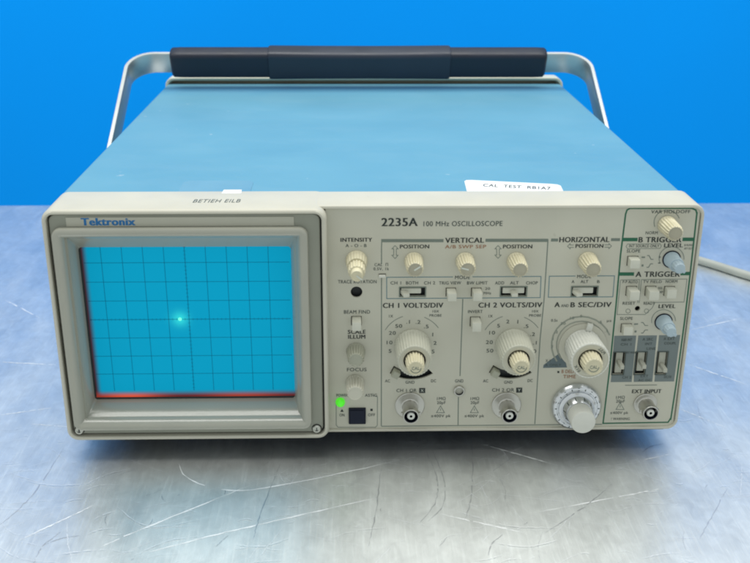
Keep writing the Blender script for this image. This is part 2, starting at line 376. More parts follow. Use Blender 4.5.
# screen
def screen_material():
    m = bpy.data.materials.new("blue_phosphor_filter"); m.use_nodes = True; nt = m.node_tree; b = nt.nodes["Principled BSDF"]; L = nt.links.new
    tc = nt.nodes.new("ShaderNodeTexCoord"); sp = nt.nodes.new("ShaderNodeSeparateXYZ"); L(tc.outputs["Object"], sp.inputs[0])
    def mth(op, x, y=0, z=None):
        n = nt.nodes.new("ShaderNodeMath"); n.operation = op
        for i, v in enumerate((x, y) if z is None else (x, y, z)):
            if isinstance(v, (int, float)): n.inputs[i].default_value = v
            else: L(v, n.inputs[i])
        return n.outputs[0]
    def sm(x, a, c):
        r = nt.nodes.new("ShaderNodeMapRange"); r.interpolation_type = 'SMOOTHSTEP'; r.inputs[1].default_value = a * MM; r.inputs[2].default_value = c * MM
        L(x, r.inputs[0]); return r.outputs[0]
    X = sp.outputs[0]; Z = sp.outputs[2]
    inside = mth('MULTIPLY', sm(X, -149.8, -145.9), sm(Z, 19.2 + LIFT, 23.6 + LIFT))
    base = nt.nodes.new("ShaderNodeMix"); base.data_type = 'RGBA'
    base.inputs[6].default_value = (.05, .012, .012, 1); base.inputs[7].default_value = (.002, .10, .19, 1); L(inside, base.inputs[0])
    L(base.outputs[2], b.inputs["Base Color"])
    # light of the phosphor spot and of the graticule lamps shining through the edge of the plate
    dx = mth('SUBTRACT', X, -102.1 * MM); dz = mth('SUBTRACT', Z, (64.3 + LIFT) * MM)
    r2 = mth('ADD', mth('MULTIPLY', dx, dx), mth('MULTIPLY', dz, dz))
    halo = mth('POWER', math.e, mth('MULTIPLY', r2, -1 / (2 * (2.8 * MM) ** 2)))
    def lamp(x, w):
        d = mth('SUBTRACT', X, x * MM); return mth('POWER', math.e, mth('MULTIPLY', mth('MULTIPLY', d, d), -1 / (2 * (w * MM) ** 2)))
    edge = mth('SUBTRACT', 1, inside)
    bot = mth('MULTIPLY', edge, mth('SUBTRACT', 1, sm(Z, 19.6 + LIFT, 23.4 + LIFT)))
    lampsum = mth('ADD', lamp(-132, 11), mth('MULTIPLY', lamp(-72, 14), .45))
    def scl(v, col):
        n = nt.nodes.new("ShaderNodeVectorMath"); n.operation = 'SCALE'; n.inputs[0].default_value = col; L(v, n.inputs["Scale"]); return n.outputs[0]
    def add(x, y):
        n = nt.nodes.new("ShaderNodeVectorMath"); n.operation = 'ADD'; L(x, n.inputs[0]); L(y, n.inputs[1]); return n.outputs[0]
    nz = nt.nodes.new("ShaderNodeTexNoise"); nz.inputs["Scale"].default_value = 14; L(tc.outputs["Object"], nz.inputs["Vector"])
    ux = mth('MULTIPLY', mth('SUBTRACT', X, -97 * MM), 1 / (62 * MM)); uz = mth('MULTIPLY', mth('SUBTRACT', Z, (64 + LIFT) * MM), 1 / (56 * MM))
    fall = mth('POWER', math.e, mth('MULTIPLY', mth('ADD', mth('POWER', mth('ABSOLUTE', ux), 4), mth('POWER', mth('ABSOLUTE', uz), 4)), -.14))  # vignette: dimmer screen edges painted into the emission
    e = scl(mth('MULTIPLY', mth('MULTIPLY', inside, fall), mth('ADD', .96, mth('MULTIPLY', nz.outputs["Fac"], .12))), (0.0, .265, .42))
    e = add(e, scl(halo, (.03, .36, .20)))
    e = add(e, scl(edge, (.03, .004, .006))); e = add(e, scl(mth('MULTIPLY', bot, .6), (.06, .005, .008))); e = add(e, scl(mth('MULTIPLY', bot, lampsum), (.62, .075, .02)))
    L(e, b.inputs["Emission Color"]); b.inputs["Emission Strength"].default_value = 1
    b.inputs["Roughness"].default_value = .4; b.inputs["Specular IOR Level"].default_value = .06
    return m
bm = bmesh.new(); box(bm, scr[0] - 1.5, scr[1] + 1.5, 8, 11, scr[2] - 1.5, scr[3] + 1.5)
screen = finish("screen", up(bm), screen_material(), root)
bm = bmesh.new(); gx, gz, dvx, dvz = -97.4, 64.2, 10.56, 10.47
for i in range(-5, 6):
    if abs(i) < 5: strip(bm, [(gx + i * dvx, gz - 4 * dvz + .4), (gx + i * dvx, gz + 3.85 * dvz)], .42 if i else .5, 7.90 - .002 * (i + 5))
for j in range(-4, 5):
    if abs(j) < 4: strip(bm, [(gx - 4.85 * dvx, gz + j * dvz), (gx + 5 * dvx, gz + j * dvz)], .42 if j else .5, 7.86 - .002 * (j + 4))
for i in range(-24, 25):
    if i % 5: strip(bm, [(gx + i * dvx / 5, gz - .7), (gx + i * dvx / 5, gz + .7)], .25, 7.83)
for j in range(-19, 20):
    if j % 5: strip(bm, [(gx - .7, gz + j * dvz / 5), (gx + .7, gz + j * dvz / 5)], .25, 7.83)
finish("graticule", up(bm), 'grat', screen)
M['spot'] = mat("phosphor_spot", (.2, .6, .5), .4, emit=(.10, .95, .52), estr=1.0)
bm = bmesh.new(); lathe(bm, [(.95, 0), (.85, -.15), (.5, -.22)], 20)
finish("beam_spot", bm, 'spot', screen, (-102.1, 7.8, 64.3 + LIFT))
bm = bmesh.new(); strip(bm, [(scr[0] + .05, scr[2] + .7), (scr[1] - .05, scr[2] + .7)], 1.2, 7.75); strip(bm, [(scr[0] + .5, scr[2] + 1.4), (scr[0] + .5, scr[3] - .2)], 1.0, 7.75)
finish("screen_gap_strips", up(bm), 'dark', screen)  # black strips painted in for the dark gap along the screen edge

# front panel with real cut-outs
PY = 2.0
bm = bmesh.new(); box(bm, -25.6, 161.3, PY, PY + 1.2, 1.3, 126.1)
panel = finish("front_panel", up(bm), 'panel', root)
bm = bmesh.new()
def cut(x0, x1, z0, z1): box(bm, x0, x1, PY - 3, PY + 7, z0, z1)
def cutr(x, z, r, n=24): lathe_cut(bm, x, z, r, n)
def lathe_cut(bm, x, z, r, n):
    loops = [[Vector((x + r * math.cos(2 * math.pi * i / n), y, z + r * math.sin(2 * math.pi * i / n))) for i in range(n)] for y in (PY - 3, PY + 7)]
    loft(bm, loops, True, True)
SLIDES = [(11.8, 24.7, 78.9, 83.6), (63.5, 76.6, 78.7, 83.6), (100, 113.2, 78.5, 83.5)]
TOGGLES = [(125.1, 131.0, 33.4, 46.2), (136.9, 142.4, 33.4, 46.3), (148.3, 153.6, 33.3, 46.3)]
BUTTONS = [("below the beam find lettering", -10.4, 65.2, 4.7, 4.7, 7.6), ("for trigger view", 37.9, 80.9, 4.5, 4.3, 7.2), ("for bandwidth limit", 50.9, 80.8, 4.6, 4.3, 6.8),
    ("below the invert lettering", 51.0, 64.4, 4.6, 4.9, 7.6), ("for slope in the B trigger block", 129.8, 97.5, 5.0, 4.6, 5.2), ("first of three in the A trigger row", 130.8, 81.0, 5.0, 4.8, 7.0),
    ("second of three in the A trigger row", 140.7, 81.0, 5.1, 4.8, 7.0), ("third of three in the A trigger row", 150.4, 80.9, 4.9, 4.7, 4.6), ("for slope in the A trigger block", 130.1, 60.2, 4.9, 4.6, 4.4)]
for s in SLIDES + TOGGLES: cut(*s)
for n_, x, z, w, h, L in BUTTONS: cut(x - w / 2 - .45, x + w / 2 + .3, z - h / 2 - .3, z + h / 2 + .4)
cutr(-10.37, 81.3, 3.0); cutr(134.96, 71.25, 1.4, 16)
cut(.9, 4.6, 89.7, 91.3)
for cx in (18.76, 71.2):
    P0 = []
    a0, a1 = 231, 304
    out = [(15.2, t) for t in range(a0, a1 + 1, 5)]; inn = [(20.0, t) for t in range(a1, a0 - 1, -5)]
    ring = [(cx + r * math.cos(math.radians(t)), 51.2 + r * math.sin(math.radians(t))) for r, t in out + inn]
    loft(bm, [[Vector((x, PY - 3, z)) for x, z in ring], [Vector((x, PY + 7, z)) for x, z in ring]], True, True)
bmesh.ops.recalc_face_normals(bm, faces=bm.faces)
cutter = finish("cutter", up(bm), 'dark'); sub(panel, cutter)
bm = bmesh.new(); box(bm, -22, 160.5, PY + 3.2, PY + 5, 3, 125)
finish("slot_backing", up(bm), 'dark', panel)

# printing on the panel
INK = {'K': 'i_black', 'k': 'i_soft', 'o': 'i_orange', 'w': 'i_white', 'f': 'i_line', 'd': 'i_line', 'g': 'i_green', 'b': 'i_blue', 's': 'i_slate', 's2': 'i_slate2', 'F': 'i_faint'}
TEXTS=[('2235A', 2.27, 20.01, 116.58, 4.16, 'K'), ('100 MHz OSCILLOSCOPE', 23.1, 62.49, 116.45, 2.56, 'k'), ('INTENSITY', -18.19, -2.53, 108.47, 2.0, 'K'), ('A - O - B', -15.81, -5.28, 105.61, 1.59, 'k'), ('VERTICAL', 34.24, 53.56, 107.64, 2.65, 'K'), ('A/B SWP SEP', 34.18, 54.85, 104.71, 1.76, 'o'), ('POSITION', 11.54, 26.12, 104.78, 1.97, 'K'), ('POSITION', 63.44, 78.1, 104.54, 1.97, 'K'), ('POSITION', 100.12, 114.07, 104.69, 1.97, 'K'), ('HORIZONTAL', 91.69, 116.84, 107.74, 2.65, 'K'), ('CAL  Π', -1.24, 5.59, 95.39, 1.5, 'k'), ('0.5V, 1k', -1.73, 6.12, 93.12, 1.51, 'k'), ('TRACE ROTATION', -19.76, -0.18, 86.07, 1.8, 'k'), ('BEAM FIND', -16.84, -3.46, 69.33, 1.95, 'k'), ('SCALE', -14.85, -5.77, 58.0, 2.15, 'K'), ('ILLUM', -14.71, -5.93, 55.21, 2.16, 'K'), ('FOCUS', -15.51, -5.24, 36.36, 1.93, 'k'), ('POWER', -21.19, -15.07, 21.4, 1.67, 'k'), ('ASTIG', -6.03, 0.36, 21.26, 1.67, 'k'), ('ON', -19.7, -17.02, 9.46, 1.7, 'k'), ('OFF', -4.42, -0.66, 9.43, 1.7, 'k'), ('CH 1', 6.95, 12.3, 85.36, 1.69, 'k'), ('BOTH', 14.85, 20.97, 85.31, 1.69, 'k'), ('CH 2', 24.03, 29.65, 85.26, 1.69, 'k'), ('TRIG VIEW', 31.69, 42.93, 85.2, 1.69, 'k'), ('BW LIMIT', 46.0, 56.49, 85.12, 1.7, 'k'), ('ADD', 60.34, 64.95, 85.05, 1.7, 'k'), ('ALT', 68.02, 72.38, 85.01, 1.7, 'k'), ('CHOP', 76.23, 82.13, 84.96, 1.7, 'k'), ('MODE', 39.77, 47.42, 88.11, 1.86, 'k'), ('20', 55.35, 57.91, 82.12, 1.38, 'k'), ('MHz', 54.68, 58.54, 79.64, 1.38, 'k'), ('A', 99.54, 100.98, 85.61, 1.59, 'k'), ('ALT', 104.17, 108.03, 85.58, 1.59, 'k'), ('B', 112.66, 113.95, 85.54, 1.59, 'k'), ('MODE', 102.16, 109.35, 88.32, 1.75, 'k'), ('CH 1 VOLTS/DIV', 3.21, 34.1, 72.44, 2.67, 'K'), ('CH 2 VOLTS/DIV', 52.42, 85.17, 72.34, 2.68, 'K'), ('A', 91.74, 94.33, 72.35, 2.69, 'K'), ('AND', 95.11, 99.0, 72.33, 1.56, 'k'), ('B SEC/DIV', 100.04, 121.08, 72.24, 2.69, 'K'), ('INVERT', 47.12, 54.62, 69.27, 1.68, 'k'), ('10X', 28.76, 32.11, 69.73, 1.35, 'k'), ('PROBE', 27.26, 33.47, 67.38, 1.35, 'k'), ('1X', 6.35, 8.41, 67.08, 1.46, 'k'), ('10X', 80.27, 83.64, 69.4, 1.35, 'k'), ('PROBE', 78.85, 85.09, 67.04, 1.35, 'k'), ('1X', 57.84, 59.92, 66.74, 1.46, 'k'), ('5', 6.11, 7.99, 46.98, 2.02, 'k'), ('10', 4.87, 8.62, 51.88, 2.0, 'k'), ('20', 6.28, 10.02, 57.3, 1.99, 'k'), ('50', 9.56, 13.29, 61.25, 1.98, 'k'), ('.1', 14.35, 18.08, 63.59, 1.97, 'k'), ('.2', 19.53, 23.26, 63.44, 1.97, 'k'), ('.5', 23.89, 27.63, 60.87, 1.98, 'k'), ('1', 28.26, 30.13, 56.29, 2.0, 'k'), ('2', 29.58, 31.46, 51.42, 2.0, 'k'), ('5', 28.65, 30.54, 46.52, 2.02, 'k'), ('50', 57.49, 61.28, 46.76, 2.02, 'k'), ('20', 57.01, 60.78, 51.66, 2.01, 'k'), ('10', 58.23, 61.99, 57.1, 1.99, 'k'), ('5', 62.32, 64.2, 61.06, 1.98, 'k'), ('2', 67.04, 68.92, 63.41, 1.97, 'k'), ('1', 72.26, 74.13, 63.26, 1.98, 'k'), ('.5', 75.79, 79.55, 60.68, 1.98, 'k'), ('.2', 79.41, 83.18, 56.09, 2.0, 'k'), ('.1', 80.91, 84.7, 51.2, 2.01, 'k'), ('50', 80.16, 83.96, 46.29, 2.03, 'k'), ('AC', 4.56, 7.21, 29.69, 1.66, 'k'), ('GND', 15.44, 20.22, 28.82, 1.66, 'k'), ('DC', 28.96, 31.62, 29.54, 1.66, 'k'), ('AC', 56.62, 59.28, 29.25, 1.66, 'k'), ('GND', 67.85, 72.38, 28.37, 1.66, 'k'), ('DC', 80.34, 83.01, 29.22, 1.66, 'k'), ('CH 1 OR', 10.72, 21.37, 23.84, 1.91, 'k'), ('CH 2 OR', 61.67, 73.44, 23.68, 1.91, 'k'), ('X', 23.56, 25.15, 23.89, 1.55, 'w'), ('Y', 75.37, 76.97, 23.73, 1.55, 'w'), ('GND', 41.72, 46.13, 29.31, 1.77, 'k'), ('1MΩ', 32.43, 36.98, 18.88, 1.68, 'k'), ('20pF', 32.49, 37.05, 16.47, 1.69, 'k'), ('≤400V pk', 29.47, 39.98, 8.47, 1.64, 'k'), ('1MΩ', 50.37, 54.93, 18.72, 1.68, 'k'), ('20pF', 50.47, 55.03, 16.31, 1.68, 'k'), ('≤400V pk', 47.54, 58.07, 8.29, 1.65, 'k'), ('1MΩ', 128.63, 133.22, 18.73, 1.69, 'k'), ('20pF', 128.84, 133.44, 16.43, 1.7, 'k'), ('≤400V pk', 126.23, 136.01, 9.5, 1.59, 'k'), ('! WARNING', 127.1, 137.19, 5.81, 1.47, 'k'), ('0.5s', 90.49, 93.77, 64.15, 1.47, 'k'), ('µs', 119.48, 122.1, 63.84, 1.47, 'k'), ('.2', 92.3, 94.82, 57.54, 1.43, 'f'), ('1', 91.64, 92.9, 53.55, 1.43, 'f'), ('2', 91.41, 92.67, 49.23, 1.44, 'f'), ('20', 95.62, 98.13, 62.36, 1.42, 'f'), ('10', 100.09, 102.59, 65.44, 1.41, 'f'), ('5', 105.33, 106.58, 66.43, 1.41, 'f'), ('.5', 114.9, 117.41, 63.08, 1.42, 'f'), ('.1', 118.49, 121.01, 57.93, 1.43, 'f'), ('X-Y', 89.17, 92.08, 40.93, 1.52, 'k'), ('A ONLY', 89.06, 97.56, 38.45, 1.41, 'k'), ('B DELAY', 98.12, 106.91, 34.37, 1.95, 'o'), ('TIME', 99.14, 105.82, 31.3, 1.95, 'o'), ('VAR HOLDOFF', 136.55, 156.15, 122.73, 1.66, 'k'), ('NORM', 134.93, 141.01, 111.73, 1.53, 'k'), ('B TRIGGER', 131.82, 153.41, 107.46, 2.77, 'K'), ('INT SOURCE ONLY', 127.26, 142.52, 104.77, 1.5, 'k'), ('LEVEL', 145.06, 154.49, 104.76, 2.08, 'K'), ('B RUNS', 155.33, 159.41, 105.36, 1.07, 'k'), ('AFT DLY', 155.39, 159.48, 103.54, 1.07, 'k'), ('SLOPE', 126.25, 133.13, 102.06, 1.56, 'k'), ('+', 142.81, 144.09, 98.77, 1.4, 'k'), ('-', 142.94, 144.17, 95.2, 1.41, 'k'), ('A TRIGGER', 132.15, 154.82, 88.82, 2.84, 'K'), ('P-P AUTO', 125.81, 133.54, 85.33, 1.54, 'k'), ('TV FIELD', 136.37, 145.92, 85.38, 1.54, 'k'), ('NORM', 147.97, 153.92, 85.43, 1.6, 'k'), ('RESET', 126.94, 133.44, 73.46, 1.57, 'k'), ('READY', 137.86, 143.59, 73.4, 1.56, 'k'), ('LEVEL', 145.88, 154.49, 71.43, 2.08, 'K'), ('SGL', 144.47, 146.8, 82.04, 1.22, 'k'), ('SWP', 144.72, 147.06, 79.72, 1.22, 'k'), ('SLOPE', 126.44, 132.98, 64.91, 1.64, 'k'), ('A&B INT', 128.11, 133.91, 52.8, 1.5, 'k'), ('CH 1', 128.09, 133.64, 50.21, 1.38, 'k'), ('VERT MODE', 130.92, 136.49, 45.55, 1.1, 'k'), ('A SRC', 139.43, 144.98, 53.01, 1.5, 'k'), ('INT', 141.02, 144.72, 50.41, 1.38, 'k'), ('LINE', 142.1, 146.88, 47.62, 1.39, 'k'), ('A EXT', 150.49, 156.31, 53.21, 1.5, 'k'), ('COUPL', 151.04, 157.4, 50.67, 1.39, 'k'), ('CH 2', 130.72, 135.54, 30.86, 1.49, 'k'), ('EXT', 140.56, 144.59, 31.49, 1.49, 'k'), ('AC DC', 139.46, 146.44, 29.17, 1.31, 'k'), ('DC/10', 153.22, 156.98, 30.97, 1.49, 'k'), ('EXT INPUT', 136.93, 152.59, 22.1, 2.16, 'K')]
LINES=[([(2.24, 105.55), (2.3, 96.46)], 0.52, 'd'), ([(2.34, 88.89), (2.76, 3.4)], 0.52, 'd'), ([(2.47, 108.94), (33.31, 108.8)], 1.66, 'd'), ([(54.41, 108.87), (85.92, 108.72)], 1.66, 'd'), ([(87.42, 108.88), (90.96, 108.86)], 1.55, 'd'), ([(117.74, 108.95), (122.3, 108.93)], 1.55, 'd'), ([(2.36, 109.78), (2.24, 105.02)], 0.52, 'd'), ([(85.89, 109.15), (86.04, 76.3), (85.43, 53.71), (85.82, 3.81)], 0.52, 'd'), ([(44.14, 77.11), (44.25, 33.09)], 0.52, 'd'), ([(43.83, 20.6), (44.22, 2.99)], 0.52, 'd'), ([(2.76, 3.21), (122.43, 3.26)], 0.52, 'd'), ([(48.65, 89.29), (83.64, 89.31), (83.99, 77.65), (5.08, 77.57), (4.98, 89.25), (38.71, 89.29)], 0.41, 'b'), ([(110.02, 89.44), (121.31, 89.44), (121.5, 77.86), (88.16, 77.84), (87.89, 89.4), (101.3, 89.43)], 0.41, 'b'), ([(-20.91, 22.08), (-15.07, 22.03)], 0.05, 'd'), ([(-21.37, 18.79), (-21.53, 4.25), (-20.57, 2.83), (-0.36, 2.63), (0.6, 3.85), (0.58, 21.11), (-2.3, 21.97)], 0.36, 'd'), ([(159.73, 122.26), (158.87, 124.35), (156.85, 125.24), (125.76, 125.35), (124.34, 124.47), (123.84, 122.39), (123.33, 100.7), (123.58, 76.07), (123.57, 35.97), (122.93, 3.81), (158.37, 4.14), (159.6, 6.77)], 0.78, 'g'), ([(159.6, 123.3), (160.12, 89.66), (160.35, 64.6), (160.14, 26.76), (159.63, 5.54)], 0.78, 'g'), ([(123.56, 108.98), (131.16, 108.95)], 1.87, 'g'), ([(153.99, 108.95), (159.59, 108.93)], 1.87, 'g'), ([(123.43, 90.41), (131.24, 90.36)], 1.87, 'g'), ([(155.14, 90.45), (159.77, 90.48)], 1.87, 'g'), ([(124.61, 87.12), (134.37, 87.34), (134.65, 74.33)], 0.31, 'd'), ([(124.61, 87.12), (124.59, 67.94), (139.22, 67.85), (142.49, 71.48), (143.72, 74.55), (158.79, 74.74), (158.84, 87.48), (135.4, 87.33), (135.43, 74.32)], 0.31, 'd'), ([(126.33, 106.57), (142.82, 106.71), (143.62, 105.43), (143.1, 104.15), (126.58, 104.01), (125.69, 105.3), (126.33, 106.57)], 0.26, 'd'), ([(132.72, 26.82), (149.91, 26.85)], 0.41, 'd'), ([(134.16, 99.46), (135.95, 99.45)], 0.73, 'd'), ([(136.87, 100.36), (137.89, 100.36), (139.13, 98.3), (140.41, 98.3)], 0.41, 'd'), ([(134.62, 94.97), (135.64, 94.97)], 1.14, 'd'), ([(137.28, 93.98), (138.31, 93.98), (139.13, 95.87), (140.41, 95.86)], 0.41, 'd'), ([(134.02, 62.39), (136.1, 62.49)], 0.73, 'd'), ([(137.59, 63.33), (138.64, 63.32), (139.86, 61.61), (141.44, 61.6)], 0.41, 'd'), ([(134.69, 58.23), (135.74, 58.22)], 1.14, 'd'), ([(138.2, 57.34), (139.25, 57.34), (140.13, 59.04), (141.71, 59.03)], 0.41, 'd'), ([(32.36, 11.23), (36.67, 11.19), (34.4, 15.33), (32.36, 11.23)], 0.36, 'd'), ([(34.44, 13.76), (34.48, 12.42)], 0.36, 'd'), ([(50.56, 11.06), (54.88, 11.01), (52.55, 15.16), (50.56, 11.06)], 0.36, 'd'), ([(52.62, 13.59), (52.67, 12.25)], 0.36, 'd'), ([(129.23, 12.26), (133.57, 12.22), (131.01, 16.37), (129.23, 12.26)], 0.36, 'd'), ([(131.16, 14.79), (131.29, 13.46)], 0.36, 'd'), ([(9.01, 106.31), (10.59, 104.55), (9.68, 104.56), (9.72, 101.15), (10.63, 101.14), (9.09, 99.38), (7.5, 101.16), (8.41, 101.15), (8.38, 104.56), (7.47, 104.57), (9.01, 106.31)], 0.31, 'd'), ([(60.84, 106.08), (62.49, 104.31), (61.59, 104.31), (61.75, 101.0), (62.66, 100.99), (61.18, 99.23), (59.52, 101.01), (60.43, 101.01), (60.27, 104.32), (59.36, 104.33), (60.84, 106.08)], 0.31, 'd'), ([(99.14, 106.17), (97.27, 106.17), (97.21, 106.92), (96.0, 105.54), (97.42, 104.15), (97.37, 104.89), (99.24, 104.89)], 0.31, 'd'), ([(114.69, 106.2), (116.93, 106.19), (116.86, 106.94), (118.3, 105.54), (117.11, 104.16), (117.04, 104.91), (114.81, 104.92)], 0.31, 'd'), ([(13.45, 67.53), (12.65, 67.24), (11.87, 66.91), (11.1, 66.53), (10.36, 66.12), (9.64, 65.66), (8.94, 65.17), (8.27, 64.63), (7.63, 64.06), (7.01, 63.46), (6.43, 62.82), (5.88, 62.15), (5.37, 61.45), (4.89, 60.73), (4.45, 59.97)], 0.31, 'd'), ([(31.99, 61.03), (31.58, 61.59), (31.14, 62.14), (30.69, 62.67), (30.21, 63.18), (29.72, 63.67), (29.21, 64.14), (28.68, 64.59), (28.14, 65.01), (27.58, 65.41), (27.0, 65.79), (26.42, 66.14), (25.82, 66.47), (25.2, 66.77), (24.58, 67.05)], 0.31, 'd'), ([(65.12, 67.18), (64.33, 66.89), (63.55, 66.56), (62.8, 66.19), (62.06, 65.77), (61.36, 65.31), (60.67, 64.82), (60.02, 64.28), (59.39, 63.71), (58.8, 63.11), (58.24, 62.47), (57.71, 61.8), (57.22, 61.09), (56.77, 60.37), (56.35, 59.61)], 0.31, 'd'), ([(83.99, 60.67), (83.55, 61.24), (83.1, 61.79), (82.62, 62.32), (82.13, 62.83), (81.61, 63.32), (81.08, 63.79), (80.54, 64.24), (79.97, 64.66), (79.4, 65.07), (78.81, 65.44), (78.2, 65.8), (77.59, 66.13), (76.96, 66.43), (76.33, 66.71)], 0.31, 'd'), ([(151.04, 120.06), (150.23, 121.36), (149.18, 122.48), (147.92, 123.37), (146.53, 123.98), (145.06, 124.29), (143.6, 124.27), (142.22, 123.94), (140.98, 123.31), (139.95, 122.4), (139.17, 121.26), (138.69, 119.95), (138.54, 118.54), (138.71, 117.09), (139.21, 115.67)], 0.36, 'd'), ([(156.01, 98.09), (155.75, 99.73), (155.1, 101.29), (154.08, 102.68), (152.77, 103.81), (151.26, 104.6), (149.65, 105.02), (148.02, 105.02), (146.5, 104.61), (145.18, 103.82), (144.13, 102.7), (143.44, 101.31), (143.15, 99.75), (143.27, 98.12), (143.8, 96.52)], 0.31, 'd'), ([(155.59, 64.06), (155.24, 65.58), (154.56, 67.01), (153.59, 68.28), (152.38, 69.31), (151.0, 70.06), (149.53, 70.47), (148.04, 70.52), (146.63, 70.22), (145.36, 69.58), (144.31, 68.64), (143.54, 67.44), (143.08, 66.05), (142.97, 64.55), (143.22, 63.02)], 0.31, 'd'), ([(121.85, 56.17), (119.8, 59.7), (117.04, 62.69), (113.74, 64.97), (110.08, 66.41), (106.27, 66.93), (102.54, 66.51), (99.09, 65.16), (96.13, 62.97), (93.81, 60.05), (92.29, 56.57), (91.65, 52.73), (91.93, 48.74), (93.14, 44.85), (95.2, 41.27)], 0.83, 'f'), ([(119.46, 55.26), (117.75, 58.21), (115.46, 60.7), (112.7, 62.61), (109.65, 63.81), (106.47, 64.25), (103.36, 63.9), (100.48, 62.77), (98.0, 60.94), (96.08, 58.5), (94.81, 55.59), (94.28, 52.38), (94.52, 49.06), (95.53, 45.82), (97.25, 42.85)], 0.62, 'f'), ([(131.29, 69.87), (131.13, 70.38), (130.77, 70.79), (130.29, 71.02), (129.78, 71.02), (129.34, 70.8), (129.06, 70.39), (129.0, 69.88), (129.16, 69.37), (129.52, 68.96), (130.0, 68.73), (130.51, 68.73), (130.95, 68.95), (131.23, 69.36), (131.29, 69.87)], 0.26, 'd'), ([(140.94, 69.81), (140.78, 70.32), (140.42, 70.73), (139.93, 70.96), (139.42, 70.96), (138.98, 70.74), (138.71, 70.33), (138.65, 69.82), (138.81, 69.31), (139.17, 68.9), (139.66, 68.67), (140.17, 68.66), (140.61, 68.89), (140.88, 69.3), (140.94, 69.81)], 0.26, 'd')]
FILLS=[([(22.76, 26.16), (25.96, 26.14), (26.02, 23.15), (22.82, 23.18)], 'K'), ([(74.49, 25.95), (77.7, 25.92), (77.87, 22.93), (74.66, 22.96)], 'K'), ([(124.3, 55.84), (135.87, 55.93), (136.12, 28.76), (124.87, 28.73)], 's'), ([(136.92, 55.92), (146.77, 55.96), (147.17, 28.84), (137.2, 28.75)], 's'), ([(147.82, 56.01), (159.04, 56.05), (158.83, 28.86), (148.25, 28.83)], 's'), ([(88.22, 39.19), (97.96, 47.56), (100.81, 37.62), (88.07, 37.43)], 's2'), ([(-18.33, 13.95), (-17.38, 12.24), (-19.3, 12.26)], 'K'), ([(-3.19, 13.99), (-1.91, 13.97), (-1.9, 12.58), (-3.19, 12.6)], 'K'), ([(95.8, 35.61), (96.86, 35.6), (96.95, 34.42), (95.88, 34.43)], 'K')]
ti = 0
bmk = bmesh.new()
for p, c in FILLS:
    Y = PY - .03
    if c == 's':                                        # grey blocks printed round the toggle slots
        x0, x1, z0, z1 = TOGGLES[ti]; ti += 1; bm = bmesh.new()
        O = [bm.verts.new((x, Y, z)) for x, z in p]; I = [bm.verts.new((x, Y, z)) for x, z in ((x0, z1), (x1, z1), (x1, z0), (x0, z0))]
        for k in range(4): bm.faces.new((O[k], O[(k + 1) % 4], I[(k + 1) % 4], I[k]))
        bmesh.ops.recalc_face_normals(bm, faces=bm.faces); finish("grey_block", up(bm), 'i_slate', panel)
    elif c == 's2':
        bm = bmesh.new(); bm.faces.new([bm.verts.new((x, Y, z)) for x, z in p]); finish("grey_wedge", up(bm), 'i_slate2', panel)
    else: bmk.faces.new([bmk.verts.new((x, Y - .1, z)) for x, z in p])
for grp, nm in ((('d', 'b', 'f'), "divider_lines"), (('g',), "green_border_lines")):
    bm = bmesh.new(); names = []
    for i, (p, w, c) in enumerate(LINES):
        if c not in grp: continue
        ink = 'i_faint' if c == 'f' else INK[c]
        if ink not in names: names.append(ink)
        strip(bm, p, w, PY - .06 - .0007 * i, names.index(ink))
    finish(nm, up(bm), names, panel)
bm = bmk; names = ['i_black', 'i_soft', 'i_orange', 'i_white', 'i_line']
for s, x0, x1, z, h, c in TEXTS:
    q = (.085 if c == 'K' else .025) * h * .55
    for k in ((-1, 0, 1) if c == 'K' else (-1, 1)):
        text(bm, s, x0 + k * q, x1 + k * q, z, h, PY - .16 - .003 * k, names.index(INK[c]))
finish("lettering", up(bm), names, panel)

# knobs ------------------------------------------------------------
def at(x, z, y=PY): return (x, y, z + LIFT)
def pointer(name, L, r, ang, par, ink='i_white', w=.85, r0=-.6):
    bm = bmesh.new(); c, s = math.cos(math.radians(ang)), math.sin(math.radians(ang))
    strip(bm, [(r0 * c, r0 * s), (r * c, r * s)], w, -L - .06)
    return finish(name, bm, ink, par)
def small_knob(x, z, rb, L, rt, ang, m='knob', flutes=18, label=None, mark=True):
    bm = bmesh.new(); n = flutes * 6
    lathe(bm, [(rb - .5, 0), (rb, -.4), (rb, -1.2), (rb - .2, -1.6, .55, flutes), (rt + .6, -L * .8, .75, flutes), (rt + .35, -L + .7, .65, flutes), (rt + .05, -L + .2, .4, flutes), (rt - .4, -L)], n, cap=False)
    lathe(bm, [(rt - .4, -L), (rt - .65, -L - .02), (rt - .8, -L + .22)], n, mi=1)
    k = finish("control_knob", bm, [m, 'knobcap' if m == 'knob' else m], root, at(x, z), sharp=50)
    if label: tag(k, label)
    if mark: pointer("pointer_line", L - .1, rt - .3, ang, k)
    return k
small_knob(18.55, 98.0, 4.8, 12.8, 3.8, 33, label="ivory position knob above channel 1 with pointer up right")
small_knob(44.46, 97.86, 4.8, 12.4, 3.8, 165, label="ivory sweep separation knob with pointer to the left")
small_knob(70.4, 97.73, 4.8, 13.0, 3.8, 90, label="ivory position knob above channel 2", mark=False)
small_knob(106.8, 97.6, 5.0, 13.0, 3.9, 60, label="ivory horizontal position knob", mark=False)
small_knob(145.13, 116.8, 4.7, 14.3, 3.75, 140, label="ivory holdoff knob in the top right corner", mark=False)
small_knob(-10.84, 48.0, 4.9, 10.8, 3.75, 90, 'knobdim', label="dull beige scale illumination knob", mark=False)
small_knob(-11.3, 29.6, 4.9, 12.4, 4.1, 90, 'panel', label="dull grey focus knob", mark=False)
